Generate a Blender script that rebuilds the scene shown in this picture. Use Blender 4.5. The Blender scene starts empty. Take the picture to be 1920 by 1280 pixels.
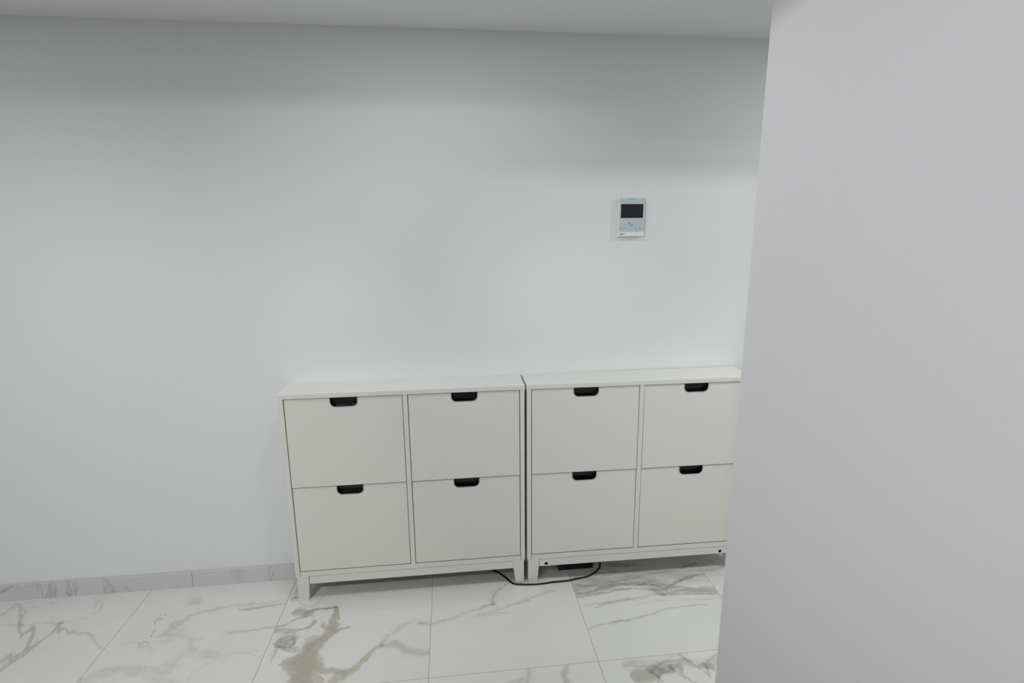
import bpy, bmesh, math, random
from mathutils import Vector, Matrix
random.seed(3)
S = bpy.context.scene
C = S.collection

# ------------------------------------------------------------ camera
CAM = Vector((-0.28415, -2.23665, 1.53117))
yaw, pitch, roll = 0.112185, -0.212726, -0.0077615
f = Vector((math.sin(yaw)*math.cos(pitch), math.cos(yaw)*math.cos(pitch), math.sin(pitch)))
r0 = Vector((math.cos(yaw), -math.sin(yaw), 0)); u0 = r0.cross(f)
r = r0*math.cos(roll) + u0*math.sin(roll); u = -r0*math.sin(roll) + u0*math.cos(roll)
cd = bpy.data.cameras.new('camera'); cam = bpy.data.objects.new('camera', cd); C.objects.link(cam)
M3 = Matrix((r, u, -f)).transposed()
cam.matrix_world = Matrix.Translation(CAM) @ M3.to_4x4()
cd.sensor_fit = 'HORIZONTAL'; cd.sensor_width = 36; cd.lens = 36*1016.5/1920
cd.clip_start = 0.02
S.camera = cam

# ------------------------------------------------------------ world, lights, exposure
w = bpy.data.worlds.new('world'); S.world = w; w.use_nodes = True
bgn = w.node_tree.nodes['Background']
bgn.inputs[0].default_value = (0.97, 0.97, 1.0, 1); bgn.inputs[1].default_value = 0.33
def lamp(name, kind, loc, target, power, col=(1, 1, 1), **k):
    l = bpy.data.lights.new(name, kind); l.energy = power; l.color = col
    for a, b in k.items(): setattr(l, a, b)
    o = bpy.data.objects.new(name, l); C.objects.link(o); o.location = loc
    d = Vector(target) - Vector(loc)
    o.rotation_euler = d.to_track_quat('-Z', 'Y').to_euler()
    return o
# ceiling spots of the passage the camera stands in (they shine under its bulkheads), fill spots added on the left, and one lamp in the hall, out to the right
CW = (0.975, 1.0, 0.995)
lamp('spot_lamp_overhead', 'SPOT', (-0.42, -2.5, 2.225), (-0.33, 0, 1.75), 18.5, CW, spot_size=math.radians(44), spot_blend=1.0, shadow_soft_size=0.03)
lamp('fill_spot_left', 'SPOT', (-1.5, -2.45, 2.225), (-1.4, 0, 0.5), 58, (1, 0.985, 0.995), spot_size=math.radians(74), spot_blend=1.0, shadow_soft_size=0.05)  # unseen fill, added to lift the lower left wall
lamp('fill_spot_left', 'SPOT', (-1.6, -2.45, 2.225), (-1.7, 0, 0.1), 60, (1, 0.985, 0.995), spot_size=math.radians(70), spot_blend=1.0, shadow_soft_size=0.05)  # second added fill, aimed lower on the same wall
lamp('spot_lamp_behind', 'SPOT', (-1.45, -3.6, 2.225), (1.35, 0, 0.80), 140, CW, spot_size=math.radians(44), spot_blend=1.0, shadow_soft_size=0.018)
lamp('spot_lamp_behind', 'SPOT', (-1.0, -3.6, 2.225), (0.5, 0, 0.8), 15, CW, spot_size=math.radians(60), spot_blend=1.0, shadow_soft_size=0.018)
lamp('spot_lamp_far', 'SPOT', (-2.2, -4.1, 2.225), (1.5, 0, 1.4), 30, CW, spot_size=math.radians(30), spot_blend=1.0, shadow_soft_size=0.015)
# downlights and spots of the hall itself, plus one added for the left cabinet top
lamp('hall_lamp', 'AREA', (-0.35, -0.78, 2.23), (-0.35, -0.76, 0), 3.5, CW, shape='DISK', size=0.18)
lamp('hall_lamp', 'AREA', (1.45, -0.78, 2.23), (1.45, -0.76, 0), 5.6, CW, shape='DISK', size=0.18)
lamp('hall_lamp', 'AREA', (-2.0, -0.9, 2.23), (-2.0, -0.85, 0), 3.0, CW, shape='DISK', size=0.18)
lamp('hall_spot', 'SPOT', (-0.75, -0.55, 2.23), (-0.75, -0.14, 0), 9, CW, spot_size=math.radians(58), spot_blend=1.0, shadow_soft_size=0.06)  # unseen spot added to brighten the left cabinet's top board
lamp('hall_spot', 'SPOT', (0.2, -0.85, 2.23), (0.2, -0.35, 0), 16, CW, spot_size=math.radians(85), spot_blend=1.0, shadow_soft_size=0.08)
lamp('hall_spot', 'SPOT', (1.3, -0.85, 2.23), (1.2, -0.3, 0), 34, CW, spot_size=math.radians(75), spot_blend=1.0, shadow_soft_size=0.08)
S.view_settings.view_transform = 'Standard'; S.view_settings.look = 'None'
S.view_settings.gamma = 1; S.view_settings.use_curve_mapping = False
S.view_settings.exposure = 0.0

# ------------------------------------------------------------ materials
def srgb(c):
    return tuple((x/255/12.92 if x/255 <= 0.04045 else ((x/255+0.055)/1.055)**2.4) for x in c) + (1,)
class NT:
    def __init__(s, name):
        s.m = bpy.data.materials.new(name); s.m.use_nodes = True
        s.t = s.m.node_tree; s.b = s.t.nodes['Principled BSDF']
    def n(s, typ, ins=None, **k):
        nd = s.t.nodes.new(typ)
        for a, b in k.items(): setattr(nd, a, b)
        for i, v in (ins or {}).items():
            if isinstance(v, bpy.types.NodeSocket): s.t.links.new(v, nd.inputs[i])
            else: nd.inputs[i].default_value = v
        return nd
    def math(s, op, a, b=0.0, c=None):
        d = {0: a, 1: b}
        if c is not None: d[2] = c
        return s.n('ShaderNodeMath', d, operation=op).outputs[0]
def painted(name, col, rough=0.5, scale=60, amt=0.02, bump=0.02, spec=0.4):
    t = NT(name)
    geo = t.n('ShaderNodeNewGeometry')
    no = t.n('ShaderNodeTexNoise', {'Vector': geo.outputs['Position'], 'Scale': scale, 'Detail': 4})
    big = t.n('ShaderNodeTexNoise', {'Vector': geo.outputs['Position'], 'Scale': 1.7, 'Detail': 3})
    k = t.math('MULTIPLY_ADD', big.outputs[0], amt*2, 1-amt)
    mx = t.n('ShaderNodeMix', {0: 1.0}, data_type='RGBA', blend_type='MULTIPLY')
    mx.inputs[6].default_value = srgb(col)
    cmb = t.n('ShaderNodeCombineColor', {0: k, 1: k, 2: k})
    t.t.links.new(cmb.outputs[0], mx.inputs[7])
    t.t.links.new(mx.outputs[2], t.b.inputs['Base Color'])
    t.b.inputs['Roughness'].default_value = rough
    t.b.inputs['Specular IOR Level'].default_value = spec
    if bump:
        bp = t.n('ShaderNodeBump', {'Height': no.outputs[0], 'Strength': bump, 'Distance': 0.002})
        t.t.links.new(bp.outputs[0], t.b.inputs['Normal'])
    return t.m
M = {}
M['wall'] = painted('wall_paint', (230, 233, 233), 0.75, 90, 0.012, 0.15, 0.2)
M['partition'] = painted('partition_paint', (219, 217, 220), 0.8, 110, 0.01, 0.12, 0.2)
M['ceiling'] = painted('ceiling_paint', (240, 241, 240), 0.85, 90, 0.01, 0.1, 0.1)
M['cabinet'] = painted('white_foil', (224, 224, 218), 0.42, 300, 0.008, 0.03, 0.35)
M['inside'] = painted('cabinet_gap_shade', (70, 66, 60), 0.8, 50, 0.01, 0)  # kept dark to put shade into the gaps round doors and rails
M['black'] = painted('black_plastic', (7, 7, 9), 0.22, 80, 0.02, 0.02, 0.5)
M['rubber'] = painted('black_rubber', (12, 12, 12), 0.5, 200, 0.02, 0.05, 0.4)
M['rim'] = painted('grey_plastic_rim', (150, 150, 146), 0.3, 80, 0.02, 0, 0.5)
M['grout'] = painted('grout', (150, 132, 118), 0.9, 200, 0.1, 0.1, 0.1)
M['hole'] = painted('hole_shade', (8, 8, 8), 0.8, 200, 0.02, 0, 0.1)  # black stands in for the shade inside the screw holes
M['plastic'] = painted('white_plastic', (233, 236, 236), 0.35, 100, 0.005, 0, 0.5)
M['silver'] = painted('silver_grey_panel', (194, 205, 209), 0.25, 100, 0.005, 0, 0.5)
M['screen'] = painted('dark_screen_glass', (22, 27, 33), 0.12, 100, 0.01, 0, 0.5)
M['ink'] = painted('dark_print', (38, 42, 44), 0.6, 100, 0.01, 0, 0.2)
M['ink2'] = painted('grey_print', (112, 124, 130), 0.6, 100, 0.01, 0, 0.2)

COL = {'beige': (177, 170, 155), 'dark': (106, 100, 94), 'grey': (150, 149, 145), 'purple': (158, 149, 144), 'haze': (161, 160, 155)}
def marble(name, veins, base=(225, 225, 221), rough=0.13, offs=(0, 0, 0), generic=True, vert=False, gscale=1.0):
    """glazed marble porcelain: soft clouds, random hairline veins, then the tile's own drawn veins (floor metres)"""
    t = NT(name)
    geo = t.n('ShaderNodeNewGeometry'); P = geo.outputs['Position']
    PO = t.n('ShaderNodeVectorMath', {0: P, 1: offs}, operation='ADD').outputs[0]
    # wobble of the vein paths
    wn = t.n('ShaderNodeTexNoise', {'Vector': PO, 'Scale': 22.0, 'Detail': 5, 'Roughness': 0.6})
    wv = t.n('ShaderNodeVectorMath', {0: wn.outputs['Color'], 1: (0.5, 0.5, 0.5)}, operation='SUBTRACT').outputs[0]
    ws = t.n('ShaderNodeVectorMath', {0: wv, 3: 0.022}, operation='SCALE').outputs[0]
    wn2 = t.n('ShaderNodeTexNoise', {'Vector': PO, 'Scale': 90.0, 'Detail': 3, 'Roughness': 0.6})
    wv2 = t.n('ShaderNodeVectorMath', {0: wn2.outputs['Color'], 1: (0.5, 0.5, 0.5)}, operation='SUBTRACT').outputs[0]
    ws2 = t.n('ShaderNodeVectorMath', {0: wv2, 3: 0.004}, operation='SCALE').outputs[0]
    Q = t.n('ShaderNodeVectorMath', {0: P, 1: ws}, operation='ADD').outputs[0]
    Q = t.n('ShaderNodeVectorMath', {0: Q, 1: ws2}, operation='ADD').outputs[0]
    wn3 = t.n('ShaderNodeTexNoise', {'Vector': PO, 'Scale': 11.0, 'Detail': 3, 'Roughness': 0.55})
    wv3 = t.n('ShaderNodeVectorMath', {0: wn3.outputs['Color'], 1: (0.5, 0.5, 0.5)}, operation='SUBTRACT').outputs[0]
    ws3 = t.n('ShaderNodeVectorMath', {0: wv3, 3: 0.055}, operation='SCALE').outputs[0]
    Q3 = t.n('ShaderNodeVectorMath', {0: Q, 1: ws3}, operation='ADD').outputs[0]
    cloud = t.n('ShaderNodeTexNoise', {'Vector': PO, 'Scale': 2.6, 'Detail': 5, 'Distortion': 1.2})
    cm = t.n('ShaderNodeMapRange', {0: cloud.outputs[0], 1: 0.42, 2: 0.75, 3: 0.0, 4: 0.35})
    col = None
    def mix(fac, a, b):
        mx = t.n('ShaderNodeMix', {0: fac}, data_type='RGBA')
        for i, v in ((6, a), (7, b)):
            if isinstance(v, bpy.types.NodeSocket): t.t.links.new(v, mx.inputs[i])
            else: mx.inputs[i].default_value = v
        return mx.outputs[2]
    col = mix(cm.outputs[0], srgb(base), srgb((210, 212, 208)))
    if generic:
        for k, (sc, wid, op, c) in enumerate(((1.1, 0.014, 0.55, 'grey'), (2.1, 0.009, 0.4, 'dark'), (0.9, 0.035, 0.5, 'beige'))):
            n = t.n('ShaderNodeTexNoise', {'Vector': t.n('ShaderNodeVectorMath', {0: PO, 1: (3.7*k, 1.3*k, 2*k)}, operation='ADD').outputs[0],
                                           'Scale': sc*gscale, 'Detail': 6, 'Roughness': 0.55, 'Distortion': 0.9})
            d = t.math('ABSOLUTE', t.math('SUBTRACT', n.outputs[0], 0.5))
            m = t.n('ShaderNodeMapRange', {0: d, 1: 0.0, 2: wid, 3: 1.0, 4: 0.0}, interpolation_type='SMOOTHSTEP').outputs[0]
            g = t.n('ShaderNodeTexNoise', {'Vector': PO, 'Scale': 1.9+k, 'Detail': 1})
            gm = t.n('ShaderNodeMapRange', {0: g.outputs[0], 1: 0.45, 2: 0.65, 3: 0.0, 4: op}).outputs[0]
            col = mix(t.math('MULTIPLY', m, gm), col, srgb(COL[c]))
    streak = t.n('ShaderNodeTexNoise', {'Vector': t.n('ShaderNodeVectorMath', {0: Q, 1: (9, 60, 1)}, operation='MULTIPLY').outputs[0], 'Scale': 1.0, 'Detail': 4}).outputs[0]
    mott = t.n('ShaderNodeTexNoise', {'Vector': PO, 'Scale': 45.0, 'Detail': 4}).outputs[0]
    for (_, kind, pts, wd, op, soft) in veins:
        pts = [Vector(p) for p in pts]
        A, B = pts[0], pts[-1]; d = (B-A); L = d.length; d = d/L; nrm = Vector((-d.y, d.x))
        us = [(p-A).dot(d)/L for p in pts]; vs = [(p-A).dot(nrm) for p in pts]
        for i in range(1, len(us)): us[i] = max(us[i], us[i-1]+0.02)
        us = [min(1, x/us[-1]) for x in us]
        QQ = Q3 if max(wd) > 0.011 else Q
        vm = max(0.001, max(abs(x) for x in vs)); wm = max(wd)
        dot = t.n('ShaderNodeVectorMath', {0: QQ, 1: (d.x/L, d.y/L, 0)}, operation='DOT_PRODUCT').outputs['Value']
        U = t.math('SUBTRACT', dot, A.dot(d)/L)
        dotv = t.n('ShaderNodeVectorMath', {0: QQ, 1: (nrm.x, nrm.y, 0)}, operation='DOT_PRODUCT').outputs['Value']
        V = t.math('SUBTRACT', dotv, A.dot(nrm))
        def fc(vals):
            nd = t.n('ShaderNodeFloatCurve', {1: U}); cv = nd.mapping.curves[0]
            nd.mapping.use_clip = False
            cv.points[0].location = (0, vals[0]); cv.points[1].location = (1, vals[-1])
            for x, y in list(zip(us, vals))[1:-1]: cv.points.new(x, y)
            nd.mapping.update(); return nd.outputs[0]
        path = fc([0.5+0.5*x/vm for x in vs]); path = t.math('MULTIPLY_ADD', path, 2*vm, -vm)
        wdt = t.math('MULTIPLY', fc([x/wm for x in wd]), wm)
        dv = t.math('SUBTRACT', V, path)
        du = t.math('MULTIPLY', t.math('MAXIMUM', t.math('MAXIMUM', t.math('MULTIPLY', U, -1.0), t.math('SUBTRACT', U, 1.0)), 0.0), L)
        if kind == 'haze': du = t.math('MULTIPLY', du, 1.0)
        dd = t.math('SQRT', t.math('ADD', t.math('MULTIPLY', dv, dv), t.math('MULTIPLY', du, du)))
        rel = t.math('DIVIDE', dd, t.math('MAXIMUM', wdt, 0.0005))
        mk = t.n('ShaderNodeMapRange', {0: rel, 1: 1.0-soft, 2: 1.0+soft*0.6, 3: op, 4: 0.0}, interpolation_type='SMOOTHSTEP').outputs[0]
        if kind != 'haze':
            halo = t.n('ShaderNodeMapRange', {0: rel, 1: 0.0, 2: 4.0 if wm < 0.011 else 1.9, 3: op*0.32, 4: 0.0}, interpolation_type='SMOOTHSTEP').outputs[0]
            mk = t.math('MAXIMUM', mk, halo)
        tex = streak if kind in ('haze',) else mott
        lo = 0.25 if kind == 'haze' else (0.5 if kind in ('dark', 'grey', 'purple') else 0.8)
        tm = t.n('ShaderNodeMapRange', {0: tex, 1: 0.35, 2: 0.6, 3: lo, 4: 1.0}).outputs[0]
        col = mix(t.math('MULTIPLY', mk, tm), col, srgb(COL[kind]))
    t.t.links.new(col, t.b.inputs['Base Color'])
    t.b.inputs['Roughness'].default_value = rough
    t.b.inputs['Specular IOR Level'].default_value = 0.5
    rn = t.n('ShaderNodeTexNoise', {'Vector': P, 'Scale': 6.0, 'Detail': 2})
    t.t.links.new(t.math('MULTIPLY_ADD', rn.outputs[0], 0.06, rough-0.03), t.b.inputs['Roughness'])
    return t.m
VEINS = [
    ('t1','beige',[(-0.796,-0.218),(-0.783,-0.294),(-0.785,-0.351),(-0.818,-0.402),(-0.847,-0.456),(-0.85,-0.51),(-0.834,-0.603)],[0.006,0.014,0.022,0.032,0.05,0.05,0.034],0.9,0.35),
    ('t1','beige',[(-0.804,-0.516),(-0.748,-0.554),(-0.704,-0.577)],[0.02,0.016,0.012],0.8,0.5),
    ('t1','beige',[(-0.728,-0.611),(-0.704,-0.577),(-0.661,-0.549),(-0.622,-0.506),(-0.58,-0.443)],[0.03,0.024,0.015,0.014,0.01],0.75,0.5),
    ('t1','beige',[(-0.579,-0.446),(-0.527,-0.455),(-0.481,-0.495),(-0.405,-0.502)],[0.008,0.018,0.02,0.02],0.55,0.7),
    ('t1','beige',[(-0.584,-0.442),(-0.521,-0.372),(-0.47,-0.336)],[0.01,0.012,0.004],0.4,0.9),
    ('t1','beige',[(-0.958,-0.236),(-0.928,-0.236),(-0.9,-0.238),(-0.884,-0.228)],[0.012,0.026,0.018,0.003],0.9,0.5),
    ('t1','dark',[(-0.908,-0.246),(-0.872,-0.223),(-0.831,-0.221),(-0.786,-0.221)],[0.002,0.004,0.005,0.002],0.8,0.8),
    ('t1','dark',[(-0.997,-0.303),(-0.971,-0.295),(-0.945,-0.276),(-0.913,-0.26),(-0.873,-0.257)],[0.003,0.0045,0.0035,0.003,0.001],0.6,0.9),
    ('t1','beige',[(-0.931,-0.353),(-0.902,-0.338),(-0.876,-0.322),(-0.87,-0.29),(-0.864,-0.281)],[0.002,0.003,0.009,0.014,0.003],0.85,0.5),
    ('t1','purple',[(-0.968,-0.386),(-0.944,-0.389),(-0.922,-0.392),(-0.906,-0.397)],[0.022,0.034,0.03,0.003],0.85,0.4),
    ('t1','dark',[(-0.968,-0.401),(-0.945,-0.417),(-0.918,-0.425),(-0.885,-0.42)],[0.002,0.004,0.004,0.001],0.8,0.8),
    ('t1','purple',[(-1.005,-0.306),(-0.959,-0.336),(-0.92,-0.338),(-0.886,-0.334)],[0.002,0.018,0.01,0.002],0.7,0.6),
    ('t1','beige',[(-0.994,-0.154),(-0.979,-0.14),(-0.963,-0.139)],[0.004,0.008,0.004],0.9,0.7),
    ('t1','grey',[(-0.966,-0.49),(-0.968,-0.435),(-0.958,-0.414)],[0.001,0.006,0.002],0.6,0.9),
    ('t1','grey',[(-0.979,-0.174),(-0.975,-0.146),(-0.986,-0.069)],[0.002,0.003,0.002],0.5,0.9),
    ('t1','grey',[(-0.852,-0.455),(-0.815,-0.393),(-0.773,-0.39)],[0.01,0.004,0.001],0.5,0.9),
    ('t1','grey',[(-0.455,-0.354),(-0.414,-0.356)],[0.005,0.005],0.4,0.9),
    ('t1','grey',[(-0.461,-0.35),(-0.426,-0.361),(-0.4,-0.376)],[0.005,0.006,0.004],0.4,0.9),
    ('t0','beige',[(-1.184,-0.187),(-1.119,-0.184),(-1.06,-0.175),(-1.002,-0.168)],[0.003,0.005,0.004,0.001],0.95,0.8),
    ('t0','grey',[(-1.182,-0.315),(-1.076,-0.312),(-1.038,-0.305),(-0.999,-0.303)],[0.008,0.006,0.006,0.004],0.5,0.9),
    ('t2','grey',[(-0.417,-0.371),(-0.391,-0.362),(-0.317,-0.34),(-0.25,-0.313),(-0.185,-0.292),(-0.143,-0.277)],[0.006,0.007,0.006,0.005,0.005,0.002],0.45,0.9),
    ('t2','dark',[(-0.209,-0.3),(-0.185,-0.286),(-0.148,-0.278),(-0.135,-0.266)],[0.001,0.003,0.003,0.001],0.6,0.9),
    ('t2','grey',[(-0.147,-0.28),(-0.144,-0.228),(-0.106,-0.182),(-0.069,-0.15)],[0.008,0.008,0.004,0.003],0.55,0.9),
    ('t2','grey',[(-0.215,-0.334),(-0.123,-0.313),(-0.071,-0.293),(-0.016,-0.278),(0.043,-0.248),(0.122,-0.234)],[0.001,0.003,0.005,0.006,0.005,0.002],0.5,0.9),
    ('t3','haze',[(0.166,-0.175),(0.346,-0.136),(0.512,-0.157),(0.65,-0.174),(0.826,-0.187)],[0.035,0.09,0.085,0.07,0.06],0.5,0.8),
    ('t3','grey',[(0.38,-0.095),(0.451,-0.096),(0.518,-0.107),(0.567,-0.118)],[0.003,0.012,0.008,0.002],0.7,0.9),
    ('t3','grey',[(0.226,-0.156),(0.344,-0.14),(0.458,-0.146),(0.567,-0.164),(0.682,-0.169)],[0.01,0.014,0.014,0.01,0.004],0.5,0.9),
    ('t3','dark',[(0.226,-0.208),(0.322,-0.22),(0.411,-0.221),(0.486,-0.232),(0.555,-0.242)],[0.002,0.003,0.003,0.005,0.002],0.6,0.9),
    ('t3','dark',[(0.596,-0.266),(0.679,-0.229),(0.733,-0.211),(0.801,-0.202)],[0.001,0.005,0.004,0.002],0.65,0.9),
    ('t3','dark',[(0.367,-0.256),(0.475,-0.262),(0.536,-0.276),(0.568,-0.309)],[0.003,0.003,0.006,0.003],0.6,0.9),
    ('t3','dark',[(0.565,-0.309),(0.651,-0.32),(0.726,-0.324),(0.804,-0.334)],[0.004,0.002,0.0035,0.002],0.6,0.9),
    ('t3','dark',[(0.715,-0.148),(0.756,-0.134),(0.814,-0.125)],[0.003,0.006,0.005],0.7,0.9),
    ('t3','beige',[(0.211,-0.333),(0.345,-0.328),(0.427,-0.322),(0.514,-0.305),(0.588,-0.286)],[0.002,0.005,0.006,0.004,0.002],0.55,0.9),
    ('t3','grey',[(0.295,-0.442),(0.395,-0.432),(0.49,-0.411),(0.576,-0.394),(0.716,-0.392)],[0.003,0.0045,0.004,0.003,0.004],0.6,0.9),
    ('t3','dark',[(0.204,-0.257),(0.262,-0.254),(0.337,-0.232),(0.418,-0.224),(0.465,-0.232)],[0.004,0.004,0.004,0.003,0.001],0.7,0.9),
    ('t3','beige',[(0.203,-0.27),(0.249,-0.269),(0.327,-0.264),(0.436,-0.259)],[0.012,0.013,0.009,0.004],0.7,0.7),
    ('t3','grey',[(0.254,-0.356),(0.307,-0.336),(0.357,-0.325),(0.421,-0.32)],[0.001,0.005,0.006,0.005],0.5,0.9),
    ('t3','grey',[(0.193,-0.47),(0.266,-0.448),(0.32,-0.444),(0.376,-0.44)],[0.003,0.004,0.004,0.004],0.5,0.9),
    ('t4','grey',[(0.803,-0.186),(0.857,-0.173),(0.901,-0.167)],[0.004,0.006,0.005],0.5,0.9),
    ('r3','beige',[(0.291,-0.71),(0.335,-0.712),(0.376,-0.71),(0.39,-0.709)],[0.012,0.03,0.025,0.002],0.85,0.5),
    ('r3','purple',[(0.362,-0.686),(0.391,-0.682),(0.426,-0.686),(0.462,-0.676)],[0.012,0.024,0.024,0.006],0.75,0.6),
    ('r3','dark',[(0.358,-0.705),(0.387,-0.681),(0.417,-0.662),(0.456,-0.658)],[0.002,0.005,0.004,0.001],0.7,0.9),
    ('r3','dark',[(0.38,-0.734),(0.41,-0.703),(0.448,-0.688),(0.461,-0.69)],[0.003,0.005,0.006,0.002],0.7,0.9),
    ('r3','beige',[(0.46,-0.682),(0.48,-0.69),(0.479,-0.733),(0.515,-0.761)],[0.02,0.018,0.006,0.003],0.8,0.6),
    ('r3','grey',[(0.502,-0.626),(0.512,-0.657),(0.541,-0.697),(0.562,-0.73)],[0.005,0.005,0.003,0.002],0.8,0.8),
    ('r3','beige',[(0.547,-0.684),(0.572,-0.69),(0.595,-0.698),(0.602,-0.699)],[0.012,0.022,0.014,0.002],0.8,0.6),
    ('r3','grey',[(0.584,-0.674),(0.611,-0.657),(0.638,-0.652)],[0.003,0.005,0.003],0.6,0.9),
    ('r2','beige',[(-0.052,-0.629),(-0.059,-0.662),(-0.068,-0.698)],[0.008,0.01,0.008],0.5,0.9),
    ('r2','grey',[(0.076,-0.632),(0.076,-0.669),(0.076,-0.716)],[0.014,0.018,0.018],0.5,0.9),
    ('r2','grey',[(-0.135,-0.685),(-0.104,-0.675),(-0.071,-0.665)],[0.01,0.012,0.003],0.4,0.9),
    ('t1','beige',[(-0.812,-0.329),(-0.772,-0.353),(-0.742,-0.346),(-0.718,-0.335)],[0.02,0.014,0.01,0.002],0.8,0.5),
    ('t1','beige',[(-0.864,-0.42),(-0.843,-0.387),(-0.81,-0.379),(-0.78,-0.377)],[0.026,0.022,0.012,0.004],0.55,0.6),
    ('t1','beige',[(-0.933,-0.5),(-0.902,-0.498),(-0.863,-0.492),(-0.789,-0.512)],[0.006,0.034,0.05,0.03],0.7,0.5),
    ('t1','beige',[(-0.874,-0.569),(-0.835,-0.568),(-0.78,-0.59)],[0.03,0.05,0.03],0.7,0.5),
    ('t1','purple',[(-0.949,-0.424),(-0.923,-0.435),(-0.891,-0.431)],[0.004,0.014,0.004],0.6,0.6),
    ('t1','grey',[(-0.97,-0.146),(-0.931,-0.187),(-0.891,-0.199),(-0.867,-0.159),(-0.854,-0.131)],[0.002,0.005,0.003,0.004,0.001],0.45,0.9),
    ('t3','haze',[(0.216,-0.223),(0.322,-0.22),(0.464,-0.212),(0.56,-0.258),(0.662,-0.295),(0.804,-0.313)],[0.03,0.04,0.035,0.045,0.03,0.03],0.8,0.7),
    ('t3','dark',[(0.484,-0.236),(0.521,-0.228),(0.553,-0.216),(0.594,-0.216)],[0.004,0.005,0.003,0.001],0.6,0.9),
    ('t3','dark',[(0.521,-0.257),(0.556,-0.253),(0.584,-0.269),(0.592,-0.291)],[0.002,0.004,0.005,0.002],0.6,0.9),
    ('t3','dark',[(0.539,-0.284),(0.56,-0.313),(0.577,-0.313)],[0.003,0.006,0.002],0.65,0.9),
    ('t3','dark',[(0.572,-0.226),(0.611,-0.256),(0.65,-0.244),(0.713,-0.217)],[0.002,0.003,0.004,0.005],0.5,0.9),
    ('t3','dark',[(0.598,-0.275),(0.65,-0.271),(0.711,-0.285),(0.78,-0.281)],[0.003,0.003,0.002,0.001],0.4,0.9),
    ('t3','grey',[(0.7,-0.207),(0.717,-0.222),(0.746,-0.208)],[0.004,0.008,0.004],0.6,0.9),
    ('t3','beige',[(0.415,-0.358),(0.553,-0.345),(0.684,-0.355),(0.797,-0.36)],[0.002,0.004,0.004,0.002],0.3,0.9),
    ('t4','grey',[(0.853,-0.106),(0.891,-0.14),(0.911,-0.161)],[0.006,0.012,0.006],0.4,0.9),
    ('r3','haze',[(0.289,-0.661),(0.379,-0.666),(0.478,-0.65),(0.53,-0.679),(0.618,-0.673)],[0.02,0.035,0.03,0.02,0.03],0.55,0.9),
    ('r3','purple',[(0.392,-0.668),(0.403,-0.686),(0.396,-0.717)],[0.008,0.016,0.008],0.7,0.6),
    ('r3','dark',[(0.369,-0.692),(0.387,-0.716),(0.397,-0.736)],[0.002,0.004,0.002],0.6,0.9),
    ('r3','dark',[(0.434,-0.678),(0.451,-0.692),(0.462,-0.709),(0.472,-0.737)],[0.002,0.005,0.003,0.002],0.6,0.9),
    ('r3','dark',[(0.571,-0.672),(0.574,-0.696),(0.565,-0.722),(0.56,-0.743)],[0.002,0.004,0.003,0.001],0.5,0.9),
    ('t2','grey',[(-0.242,-0.349),(-0.18,-0.338),(-0.063,-0.34)],[0.001,0.008,0.001],0.25,0.9),
]
hash_off = {'t0': 0.3, 't1': 1.1, 't2': 2.7, 't3': 4.2, 't4': 5.9, 'r2': 7.7, 'r3': 9.3}

# ------------------------------------------------------------ mesh helpers
def link(name, me, mat, parent=None, loc=None):
    o = bpy.data.objects.new(name, me); C.objects.link(o)
    if mat and not me.materials: me.materials.append(mat)
    if parent: o.parent = parent
    if loc: o.location = loc
    return o
def bev(o, width, seg=2, ang=50):
    m = o.modifiers.new('bevel', 'BEVEL'); m.width = width; m.segments = seg; m.limit_method = 'ANGLE'; m.angle_limit = math.radians(ang)
    m.harden_normals = False
    return o
def box_bm(bm, x0, x1, y0, y1, z0, z1):
    vs = [bm.verts.new(p) for p in ((x0,y0,z0),(x1,y0,z0),(x1,y1,z0),(x0,y1,z0),(x0,y0,z1),(x1,y0,z1),(x1,y1,z1),(x0,y1,z1))]
    for f_ in ((0,3,2,1),(4,5,6,7),(0,1,5,4),(1,2,6,5),(2,3,7,6),(3,0,4,7)): bm.faces.new([vs[i] for i in f_])
def to_mesh(name, bm):
    bmesh.ops.recalc_face_normals(bm, faces=bm.faces)
    me = bpy.data.meshes.new(name); bm.to_mesh(me); bm.free(); return me
def box(name, mat, parent, x0, x1, y0, y1, z0, z1, b=0.0):
    bm = bmesh.new(); box_bm(bm, x0, x1, y0, y1, z0, z1)
    o = link(name, to_mesh(name, bm), mat, parent)
    if b: bev(o, b)
    return o
def prism(name, mat, parent, outline, y0, y1, holes=(), b=0.0, smooth=False):
    """outline in x,z extruded from y0 (front) to y1 (back), with holes"""
    bm = bmesh.new()
    for y in (y0, y1):
        edges = []
        for loop in [outline] + list(holes):
            vs = [bm.verts.new((x, y, z)) for x, z in loop]
            edges += [bm.edges.new((vs[i], vs[(i+1) % len(vs)])) for i in range(len(vs))]
        if holes: bmesh.ops.triangle_fill(bm, use_beauty=True, edges=edges)
        else: bm.faces.new([e.verts[0] for e in edges])
    bm.verts.ensure_lookup_table()
    n = sum(len(l) for l in [outline] + list(holes)); base = 0
    for loop in [outline] + list(holes):
        k = len(loop)
        for i in range(k):
            j = (i+1) % k
            bm.faces.new([bm.verts[base+i], bm.verts[base+j], bm.verts[n+base+j], bm.verts[n+base+i]])
        base += k
    o = link(name, to_mesh(name, bm), mat, parent)
    if b: bev(o, b)
    return o
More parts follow.
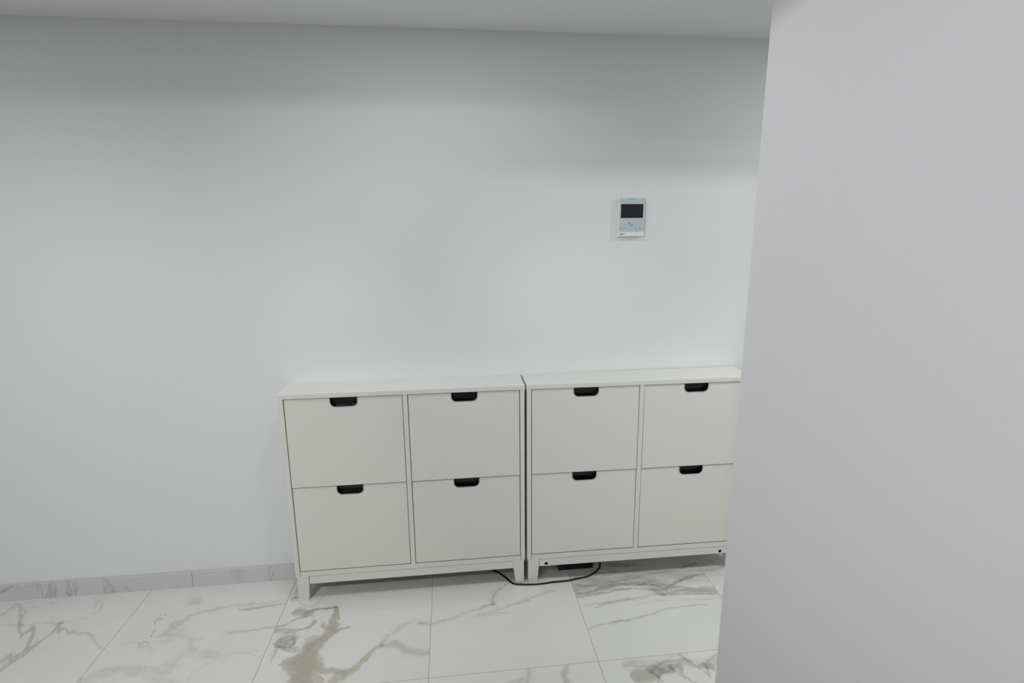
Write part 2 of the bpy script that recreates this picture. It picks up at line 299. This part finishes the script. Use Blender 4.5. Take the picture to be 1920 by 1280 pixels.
def tube(name, mat, parent, pts, rad, seg=10, sub=6):
    P = [Vector(p) for p in pts]; Q = []
    for i in range(len(P)-1):
        a, b, c, d = P[max(i-1, 0)], P[i], P[i+1], P[min(i+2, len(P)-1)]
        for k in range(sub):
            s = k/sub
            Q.append(0.5*((2*b)+(c-a)*s+(2*a-5*b+4*c-d)*s*s+(3*b-a-3*c+d)*s**3))
    Q.append(P[-1]); bm = bmesh.new(); rings = []
    for i, q in enumerate(Q):
        t = (Q[min(i+1, len(Q)-1)]-Q[max(i-1, 0)]).normalized()
        side = t.cross(Vector((0, 0, 1)))
        side = side.normalized() if side.length > 1e-3 else Vector((1, 0, 0))
        up = side.cross(t)
        rings.append([bm.verts.new(q+rad*(math.cos(2*math.pi*k/seg)*side+math.sin(2*math.pi*k/seg)*up)) for k in range(seg)])
    for a, b in zip(rings, rings[1:]):
        for k in range(seg): bm.faces.new((a[k], a[(k+1) % seg], b[(k+1) % seg], b[k]))
    bm.faces.new(rings[0]); bm.faces.new(rings[-1][::-1])
    for f_ in bm.faces: f_.smooth = True
    return link(name, to_mesh(name, bm), mat, parent)
def empty(name, loc, rz=0):
    o = bpy.data.objects.new(name, None); C.objects.link(o); o.location = loc; o.rotation_euler = (0, 0, rz)
    o.empty_display_size = 0.1
    return o
def tag(o, label, cat, group=None):
    o['label'] = label; o['category'] = cat
    if group: o['group'] = group
    return o
def struct(o): o['kind'] = 'structure'; return o

# ------------------------------------------------------------ room shell
HC = 2.246
FX0, FX1, FY0 = -4.6, 4.6, -5.4
floor = struct(box('floor', M['grout'], None, FX0, FX1, FY0, 0.12, -0.06, -0.0012))
T = 0.602; TX0 = -1.004; JY = -0.625; GAP = 0.0013
mats = {}
for key in ('t0', 't1', 't2', 't3', 't4', 'r2', 'r3'):
    mats[key] = marble('marble_' + key, [v for v in VEINS if v[0] == key], generic=(key in ('t4', 't0')), offs=(hash_off[key], 0.7, 0.2))
gen = [marble('marble_plain_%s' % n, [], offs=(7.3*i+2, 3.1*i, 1.7*i)) for i, n in enumerate(('a', 'b', 'c'))]
tm_cache = {}
def tile_mesh(wx, wy):
    key = (round(wx, 4), round(wy, 4))
    if key not in tm_cache:
        bm = bmesh.new(); c = 0.0007
        rings = []
        for ins, z in ((0, -0.009), (0, -c), (c, 0)):
            rings.append([bm.verts.new(p) for p in ((ins, ins, z), (wx-ins, ins, z), (wx-ins, wy-ins, z), (ins, wy-ins, z))])
        for a, b in zip(rings, rings[1:]):
            for k in range(4): bm.faces.new((a[k], a[(k+1) % 4], b[(k+1) % 4], b[k]))
        bm.faces.new(rings[2]); bm.faces.new(rings[0][::-1])
        tm_cache[key] = to_mesh('tile', bm)
        tm_cache[key].materials.append(gen[0])
    return tm_cache[key]
rows = [(JY, 0.0)] + [(JY-1.204*(k+1), JY-1.204*k) for k in range(3)]
for ri, (ya, yb) in enumerate(rows):
    for ci in range(-4, 6):
        xa = TX0 + T*ci; xb = xa + T
        me = tile_mesh(xb-xa-GAP, yb-ya-GAP)
        o = link('tile', me, None, floor, (xa+GAP/2, ya+GAP/2, 0))
        key = {(0, -1): 't0', (0, 0): 't1', (0, 1): 't2', (0, 2): 't3', (0, 3): 't4', (1, 1): 'r2', (1, 2): 'r3'}.get((ri, ci))
        o.material_slots[0].link = 'OBJECT'
        o.material_slots[0].material = mats[key] if key else gen[(ri*5+ci*3) % 3]

wall = struct(box('wall_back', M['wall'], None, FX0, FX1, 0, 0.12, -0.0012, HC+0.1))
ceil = struct(box('ceiling', M['ceiling'], None, FX0, FX1, FY0, 0.0, HC, HC+0.1))
# the passage the camera looks out of: its right wall ends at the corner seen in the photograph; the hall wall goes on from that corner
PX, PY = 0.3163, -1.2
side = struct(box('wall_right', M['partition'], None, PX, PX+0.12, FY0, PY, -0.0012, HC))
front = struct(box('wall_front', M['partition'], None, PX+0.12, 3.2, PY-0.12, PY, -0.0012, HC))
bulk = struct(box('trim_1', M['ceiling'], None, -3.2, PX, PY-0.1, PY, 2.11, HC))
bulk2 = struct(box('trim_2', M['ceiling'], None, -3.2, PX, -2.7, -2.6, 2.10, HC))  # unseen second bulkhead, added to cut the rear spots' light on the wall
# baseboard of the same marble along the back wall, piece by piece
bb = struct(box('baseboard_back', M['grout'], None, FX0, FX1, -0.0035, 0.0, 0.0, 0.068))
bbm = marble('marble_baseboard', [], base=(208, 208, 210), offs=(11.2, 0.4, 5.1), gscale=2.0, rough=0.2)
for ci in range(-4, 6):
    xa = TX0 + 0.17 + T*ci
    box('skirting_tile', bbm, bb, xa+GAP/2, xa+T-GAP/2, -0.011, -0.0035, 0.0, 0.0705, 0.0007)

# ------------------------------------------------------------ shoe cabinets
W_, D_, H_ = 0.958, 0.167, 0.900
TOPB, SIDE, BOT = 0.0185, 0.0195, 0.1143
def arc(cx, cz, rad, a0, a1, n=7):
    return [(cx+rad*math.cos(math.radians(a0+(a1-a0)*i/n)), cz+rad*math.sin(math.radians(a0+(a1-a0)*i/n))) for i in range(n+1)]
def notch_outline(w, h, rad, z1):
    """U shape from top left down round to top right"""
    return [(-w/2, z1)] + arc(-w/2+rad, z1-h+rad, rad, 180, 270) + arc(w/2-rad, z1-h+rad, rad, 270, 360) + [(w/2, z1)]
def handle_cup(parent, cx, z1):
    """black recessed grip: rim, tapering wall and back in one mesh"""
    bm = bmesh.new()
    prof = [(0.1035, 0.0355, 0.020, -0.0006), (0.1010, 0.0342, 0.019, -0.0006), (0.0990, 0.0330, 0.018, 0.002), (0.094, 0.030, 0.016, 0.022)]
    rings = []
    for w, h, rd, y in prof:
        rings.append([bm.verts.new((cx+x, y, z)) for x, z in notch_outline(w, h, rd, z1-0.0004)])
    for a, b in zip(rings, rings[1:]):
        for k in range(len(a)-1): bm.faces.new((a[k], a[k+1], b[k+1], b[k]))
    bm.faces.new(rings[-1])
    for f_ in bm.faces: f_.smooth = False
    # top bar inside the grip that fingers pull against
    box_bm(bm, cx-0.047, cx+0.047, 0.010, 0.0215, z1-0.012, z1-0.0004)
    return bm
DOORS = [(0.0226, 0.4702, 0.5122, 0.8782), (0.4936, 0.9356, 0.5122, 0.8782), (0.0226, 0.4702, 0.1402, 0.5076), (0.4936, 0.9356, 0.1402, 0.5076)]
def make_cabinet(name, loc, rz, screw_holes):
    t = empty(name, loc, rz)      # origin: left front bottom, y grows to the wall
    m = M['cabinet']
    box('top_panel', m, t, 0, W_, 0, D_, H_-TOPB, H_, 0.0009)
    box('side_panel', m, t, 0.0018, SIDE, 0.0008, D_-0.001, BOT, H_-TOPB, 0.0006)
    box('side_panel', m, t, W_-SIDE, W_-0.0018, 0.0008, D_-0.001, BOT, H_-TOPB, 0.0006)
    box('divider_panel', m, t, 0.4725, 0.4910, 0.0012, D_-0.012, BOT+0.0165, H_-TOPB-0.0002, 0.0005)
    box('bottom_rail', m, t, SIDE+0.0012, W_-SIDE-0.0012, 0.0014, 0.0060, BOT, BOT+0.0218, 0.0005)
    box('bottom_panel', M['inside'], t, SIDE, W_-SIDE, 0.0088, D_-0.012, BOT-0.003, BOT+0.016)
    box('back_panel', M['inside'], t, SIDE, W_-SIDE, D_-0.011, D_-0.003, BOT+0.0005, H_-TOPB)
    # doors with the half-round grip cut-out at the middle of the upper edge
    for (x0, x1, z0, z1) in DOORS:
        cx = (x0+x1)/2
        out = [(x0, z0), (x0, z1)] + [(cx+x, z) for x, z in notch_outline(0.106, 0.0368, 0.0215, z1)] + [(x1, z1), (x1, z0)]
        lean = 0.0012
        d = prism('door', m, t, [(x-x0, z-z0) for x, z in out], 0, 0.016, b=0.0008)
        d.location = (x0, 0.0012, z0); d.rotation_euler = (-0.011, 0, 0)   # flap leans back a little at the top
        bmh = handle_cup(None, cx-x0, z1-z0)
        h = link('handle_recess', to_mesh('handle_recess', bmh), M['black'], d)
        h['label'] = 'black recessed plastic finger grip'
        # light edge of the routed cut-out
        bmr = bmesh.new()
        a = [bmr.verts.new((cx-x0+x, -0.0009, z)) for x, z in notch_outline(0.1060, 0.0368, 0.0215, z1-z0-0.0002)]
        b = [bmr.verts.new((cx-x0+x, -0.0009, z)) for x, z in notch_outline(0.1014, 0.0342, 0.0193, z1-z0-0.0002)]
        c = [bmr.verts.new((cx-x0+x, 0.004, z)) for x, z in notch_outline(0.1014, 0.0342, 0.0193, z1-z0-0.0002)]
        a0 = [bmr.verts.new((cx-x0+x, 0.001, z)) for x, z in notch_outline(0.1060, 0.0368, 0.0215, z1-z0-0.0002)]
        for p, q in ((a0, a), (a, b), (b, c)):
            for k in range(len(p)-1): bmr.faces.new((p[k], p[k+1], q[k+1], q[k]))
        rm = link('handle_rim', to_mesh('handle_rim', bmr), M['rim'], d)
        rm['label'] = 'thin grey rim round the grip'
    # tapered feet and the apron between them
    for s in (0, 1):
        bm = bmesh.new()
        xo = 0.0065; tw, bw = 0.0525, (0.0455 if s == 0 else 0.0405)
        y0t, y1t, y0b, y1b = 0.0012, 0.056, 0.0012, 0.040
        def X(v): return v if s == 0 else W_-v
        vt = [bm.verts.new(p) for p in ((X(xo), y0t, BOT), (X(tw), y0t, BOT), (X(tw), y1t, BOT), (X(xo), y1t, BOT))]
        vb = [bm.verts.new(p) for p in ((X(xo), y0b, 0.0), (X(bw), y0b, 0.0), (X(bw), y1b, 0.0), (X(xo), y1b, 0.0))]
        # the inner edge stays upright down to the apron, then tapers
        vm = [bm.verts.new(p) for p in ((X(xo), y0t, 0.078), (X(tw), y0t, 0.078), (X(tw), y1t, 0.078), (X(xo), y1t, 0.078))]
        for A, B in ((vt, vm), (vm, vb)):
            for k in range(4): bm.faces.new((A[k], A[(k+1) % 4], B[(k+1) % 4], B[k]))
        bm.faces.new(vt); bm.faces.new(vb)
        bev(link('leg', to_mesh('leg', bm), m, t), 0.0009)
    holes = []
    hz = BOT-0.0255
    if screw_holes:
        for hx in (0.085, 0.8755):
            holes.append([(hx+0.0076*math.cos(2*math.pi*k/16), hz+0.0076*math.sin(2*math.pi*k/16)) for k in range(16)])
    z_lo = 0.0785
    prism('apron', m, t, [(0.0545, z_lo), (W_-0.0532, z_lo), (W_-0.0532, BOT-0.0018), (0.0545, BOT-0.0018)], 0.0026, 0.0085, holes, b=0.0 if holes else 0.0006)
    if screw_holes:
        for hx in (0.085, 0.8755):
            s_ = prism('screw_hole_shade', M['hole'], t, [(hx+0.0079*math.cos(2*math.pi*k/16), hz+0.0079*math.sin(2*math.pi*k/16)) for k in range(16)], 0.0045, 0.012)
            s_['label'] = 'black disc painting the shade in the round screw hole of the apron'
    # rear brace that carries the carcass off the skirting
    return t
cab1 = make_cabinet('shoe_cabinet', (-W_, -D_, 0), 0.0, False)
tag(cab1, 'left white shoe cabinet with four flap doors and a plain apron, wholly in view', 'cabinet', 'white shoe cabinets along the wall')
cab2 = make_cabinet('shoe_cabinet', (0.0062, -D_, 0), -0.0095, True)
tag(cab2, 'right white shoe cabinet with two black screw holes in its apron, below the intercom', 'cabinet', 'white shoe cabinets along the wall')

# ------------------------------------------------------------ video intercom on the wall
IX0, IX1, IZ0, IZ1 = 0.4085, 0.5205, 1.4785, 1.6350
ic = empty('video_intercom', (IX0, 0, IZ0), 0)
tag(ic, 'white video intercom monitor with dark screen fixed to the wall above the right cabinet', 'intercom')
IW, IH = IX1-IX0, IZ1-IZ0
def rrect(x0, x1, z0, z1, rr, n=4):
    return arc(x0+rr, z0+rr, rr, 180, 270, n) + arc(x1-rr, z0+rr, rr, 270, 360, n) + arc(x1-rr, z1-rr, rr, 0, 90, n) + arc(x0+rr, z1-rr, rr, 90, 180, n)
prism('mounting_plate', M['plastic'], ic, rrect(0.008, IW-0.008, 0.010, IH-0.006, 0.004), -0.010, -0.0002)
prism('housing', M['plastic'], ic, rrect(0, IW, 0, IH, 0.0035), -0.0205, -0.0100, b=0.0012)
prism('front_panel', M['silver'], ic, rrect(0.0032, IW-0.0012, 0.0195, IH-0.0022, 0.0025), -0.0217, -0.0205, b=0.0003)['label'] = 'silver grey glass front panel'
prism('screen', M['screen'], ic, rrect(0.0095, IW-0.0085, 0.0745, 0.1300, 0.0006), -0.0221, -0.0216)['label'] = 'dark switched-off screen'
def mark(name, mat, bits, lab, yy=-0.0222):
    bm = bmesh.new()
    for x0, x1, z0, z1, rot in bits:
        cx, cz = (x0+x1)/2, (z0+z1)/2; n0 = len(bm.verts)
        box_bm(bm, x0, x1, yy, yy+0.0006, z0, z1)
        bm.verts.ensure_lookup_table()
        ca, sa = math.cos(rot), math.sin(rot)
        for v in bm.verts[n0:]:
            dx, dz = v.co.x-cx, v.co.z-cz
            v.co.x = cx+dx*ca-dz*sa; v.co.z = cz+dx*sa+dz*ca
    o = link(name, to_mesh(name, bm), mat, ic); o['label'] = lab; return o
# the tiny maker's line at the top, too small to spell: a row of letter-sized strokes
mark('top_lettering', M['ink2'], [(0.0465+0.0024*k, 0.0465+0.0024*k+0.0017, 0.1468, 0.1486+0.0004*(k % 2), 0) for k in range(8)], 'tiny dark lettering too small to read')
# call symbol: handset over a ring
mark('handset_symbol', M['ink2'], [(0.0455, 0.0475, 0.0495, 0.0565, -0.6), (0.0475, 0.0545, 0.0488, 0.0500, -0.75), (0.0440, 0.0452, 0.0500, 0.0540, 0.7)], 'grey handset symbol in the middle')
def ring_mark(name, mat, cx, cz, ro, ri, yy, lab):
    o = prism(name, mat, ic, [(cx+ro*math.cos(2*math.pi*k/20), cz+ro*math.sin(2*math.pi*k/20)) for k in range(20)], yy, yy+0.0005,
              [[(cx+ri*math.cos(2*math.pi*k/20), cz+ri*math.sin(2*math.pi*k/20)) for k in range(20)]])
    o['label'] = lab; return o
ring_mark('key_symbol', M['ink2'], 0.0575, 0.0455, 0.0032, 0.0017, -0.0222, 'small grey ring symbol beside the handset')
ring_mark('light_symbol', M['ink2'], 0.0130, 0.0325, 0.0030, 0.0018, -0.0222, 'small grey round symbol at lower left')
mark('button_dash', M['ink'], [(0.0265, 0.0300, 0.0322, 0.0338, 0), (0.0305, 0.0340, 0.0322, 0.0338, 0)], 'small dark lettering on the left')
mark('button_dash', M['ink'], [(0.0705, 0.0740, 0.0322, 0.0338, 0), (0.0745, 0.0785, 0.0322, 0.0338, 0)], 'small dark lettering on the right')
mark('hang_up_symbol', M['ink'], [(0.0895, 0.0955, 0.0325, 0.0343, -0.75), (0.0888, 0.0905, 0.0342, 0.0358, 0.2), (0.0943, 0.0960, 0.0305, 0.0320, 0.2)], 'small dark handset symbol at lower right')
ring_mark('logo_ring', M['ink'], 0.0125, 0.0095, 0.0033, 0.0011, -0.0209, 'black round emblem on the white lower lip')
mark('lower_lettering', M['ink'], [(0.0168+0.0026*k, 0.0168+0.0026*k+0.0019, 0.0083, 0.0105+0.0005*((k+1) % 2), 0) for k in range(5)], 'tiny black lettering too small to read', yy=-0.0209)

# ------------------------------------------------------------ black box and cord under the right cabinet
bx = empty('power_supply', (0.238, -0.062, 0), 0.0)
tag(bx, 'flat black power supply box lying on the marble floor under the right cabinet', 'power supply')
box('casing', M['black'], bx, -0.0795, 0.0795, -0.0365, 0.036, 0.0015, 0.046, 0.002)
for sx in (-0.068, 0.068):
    for sy in (-0.022, 0.026): box('rubber_foot', M['rubber'], bx, sx-0.006, sx+0.006, sy-0.006, sy+0.006, 0.0, 0.002)
cr = 0.0038
pts = [(-0.30, -0.016), (-0.24, -0.020), (-0.175, -0.032), (-0.128, -0.064), (-0.087, -0.112), (-0.068, -0.146), (-0.048, -0.168), (-0.013, -0.1765), (0.008, -0.179), (0.044, -0.182), (0.081, -0.181), (0.118, -0.177), (0.186, -0.175),
       (0.233, -0.166), (0.28, -0.157), (0.316, -0.136), (0.343, -0.109), (0.354, -0.089), (0.360, -0.066), (0.355, -0.050), (0.338, -0.046)]
P3 = [Vector((x, y, cr)) for x, y in pts] + [Vector((0.327, -0.046, 0.010)), Vector((0.3215, -0.046, 0.0135))]
cord = tube('cord', M['rubber'], None, P3, cr)
tag(cord, 'thin black cord curving on the floor in front of the two middle cabinet feet', 'cord')
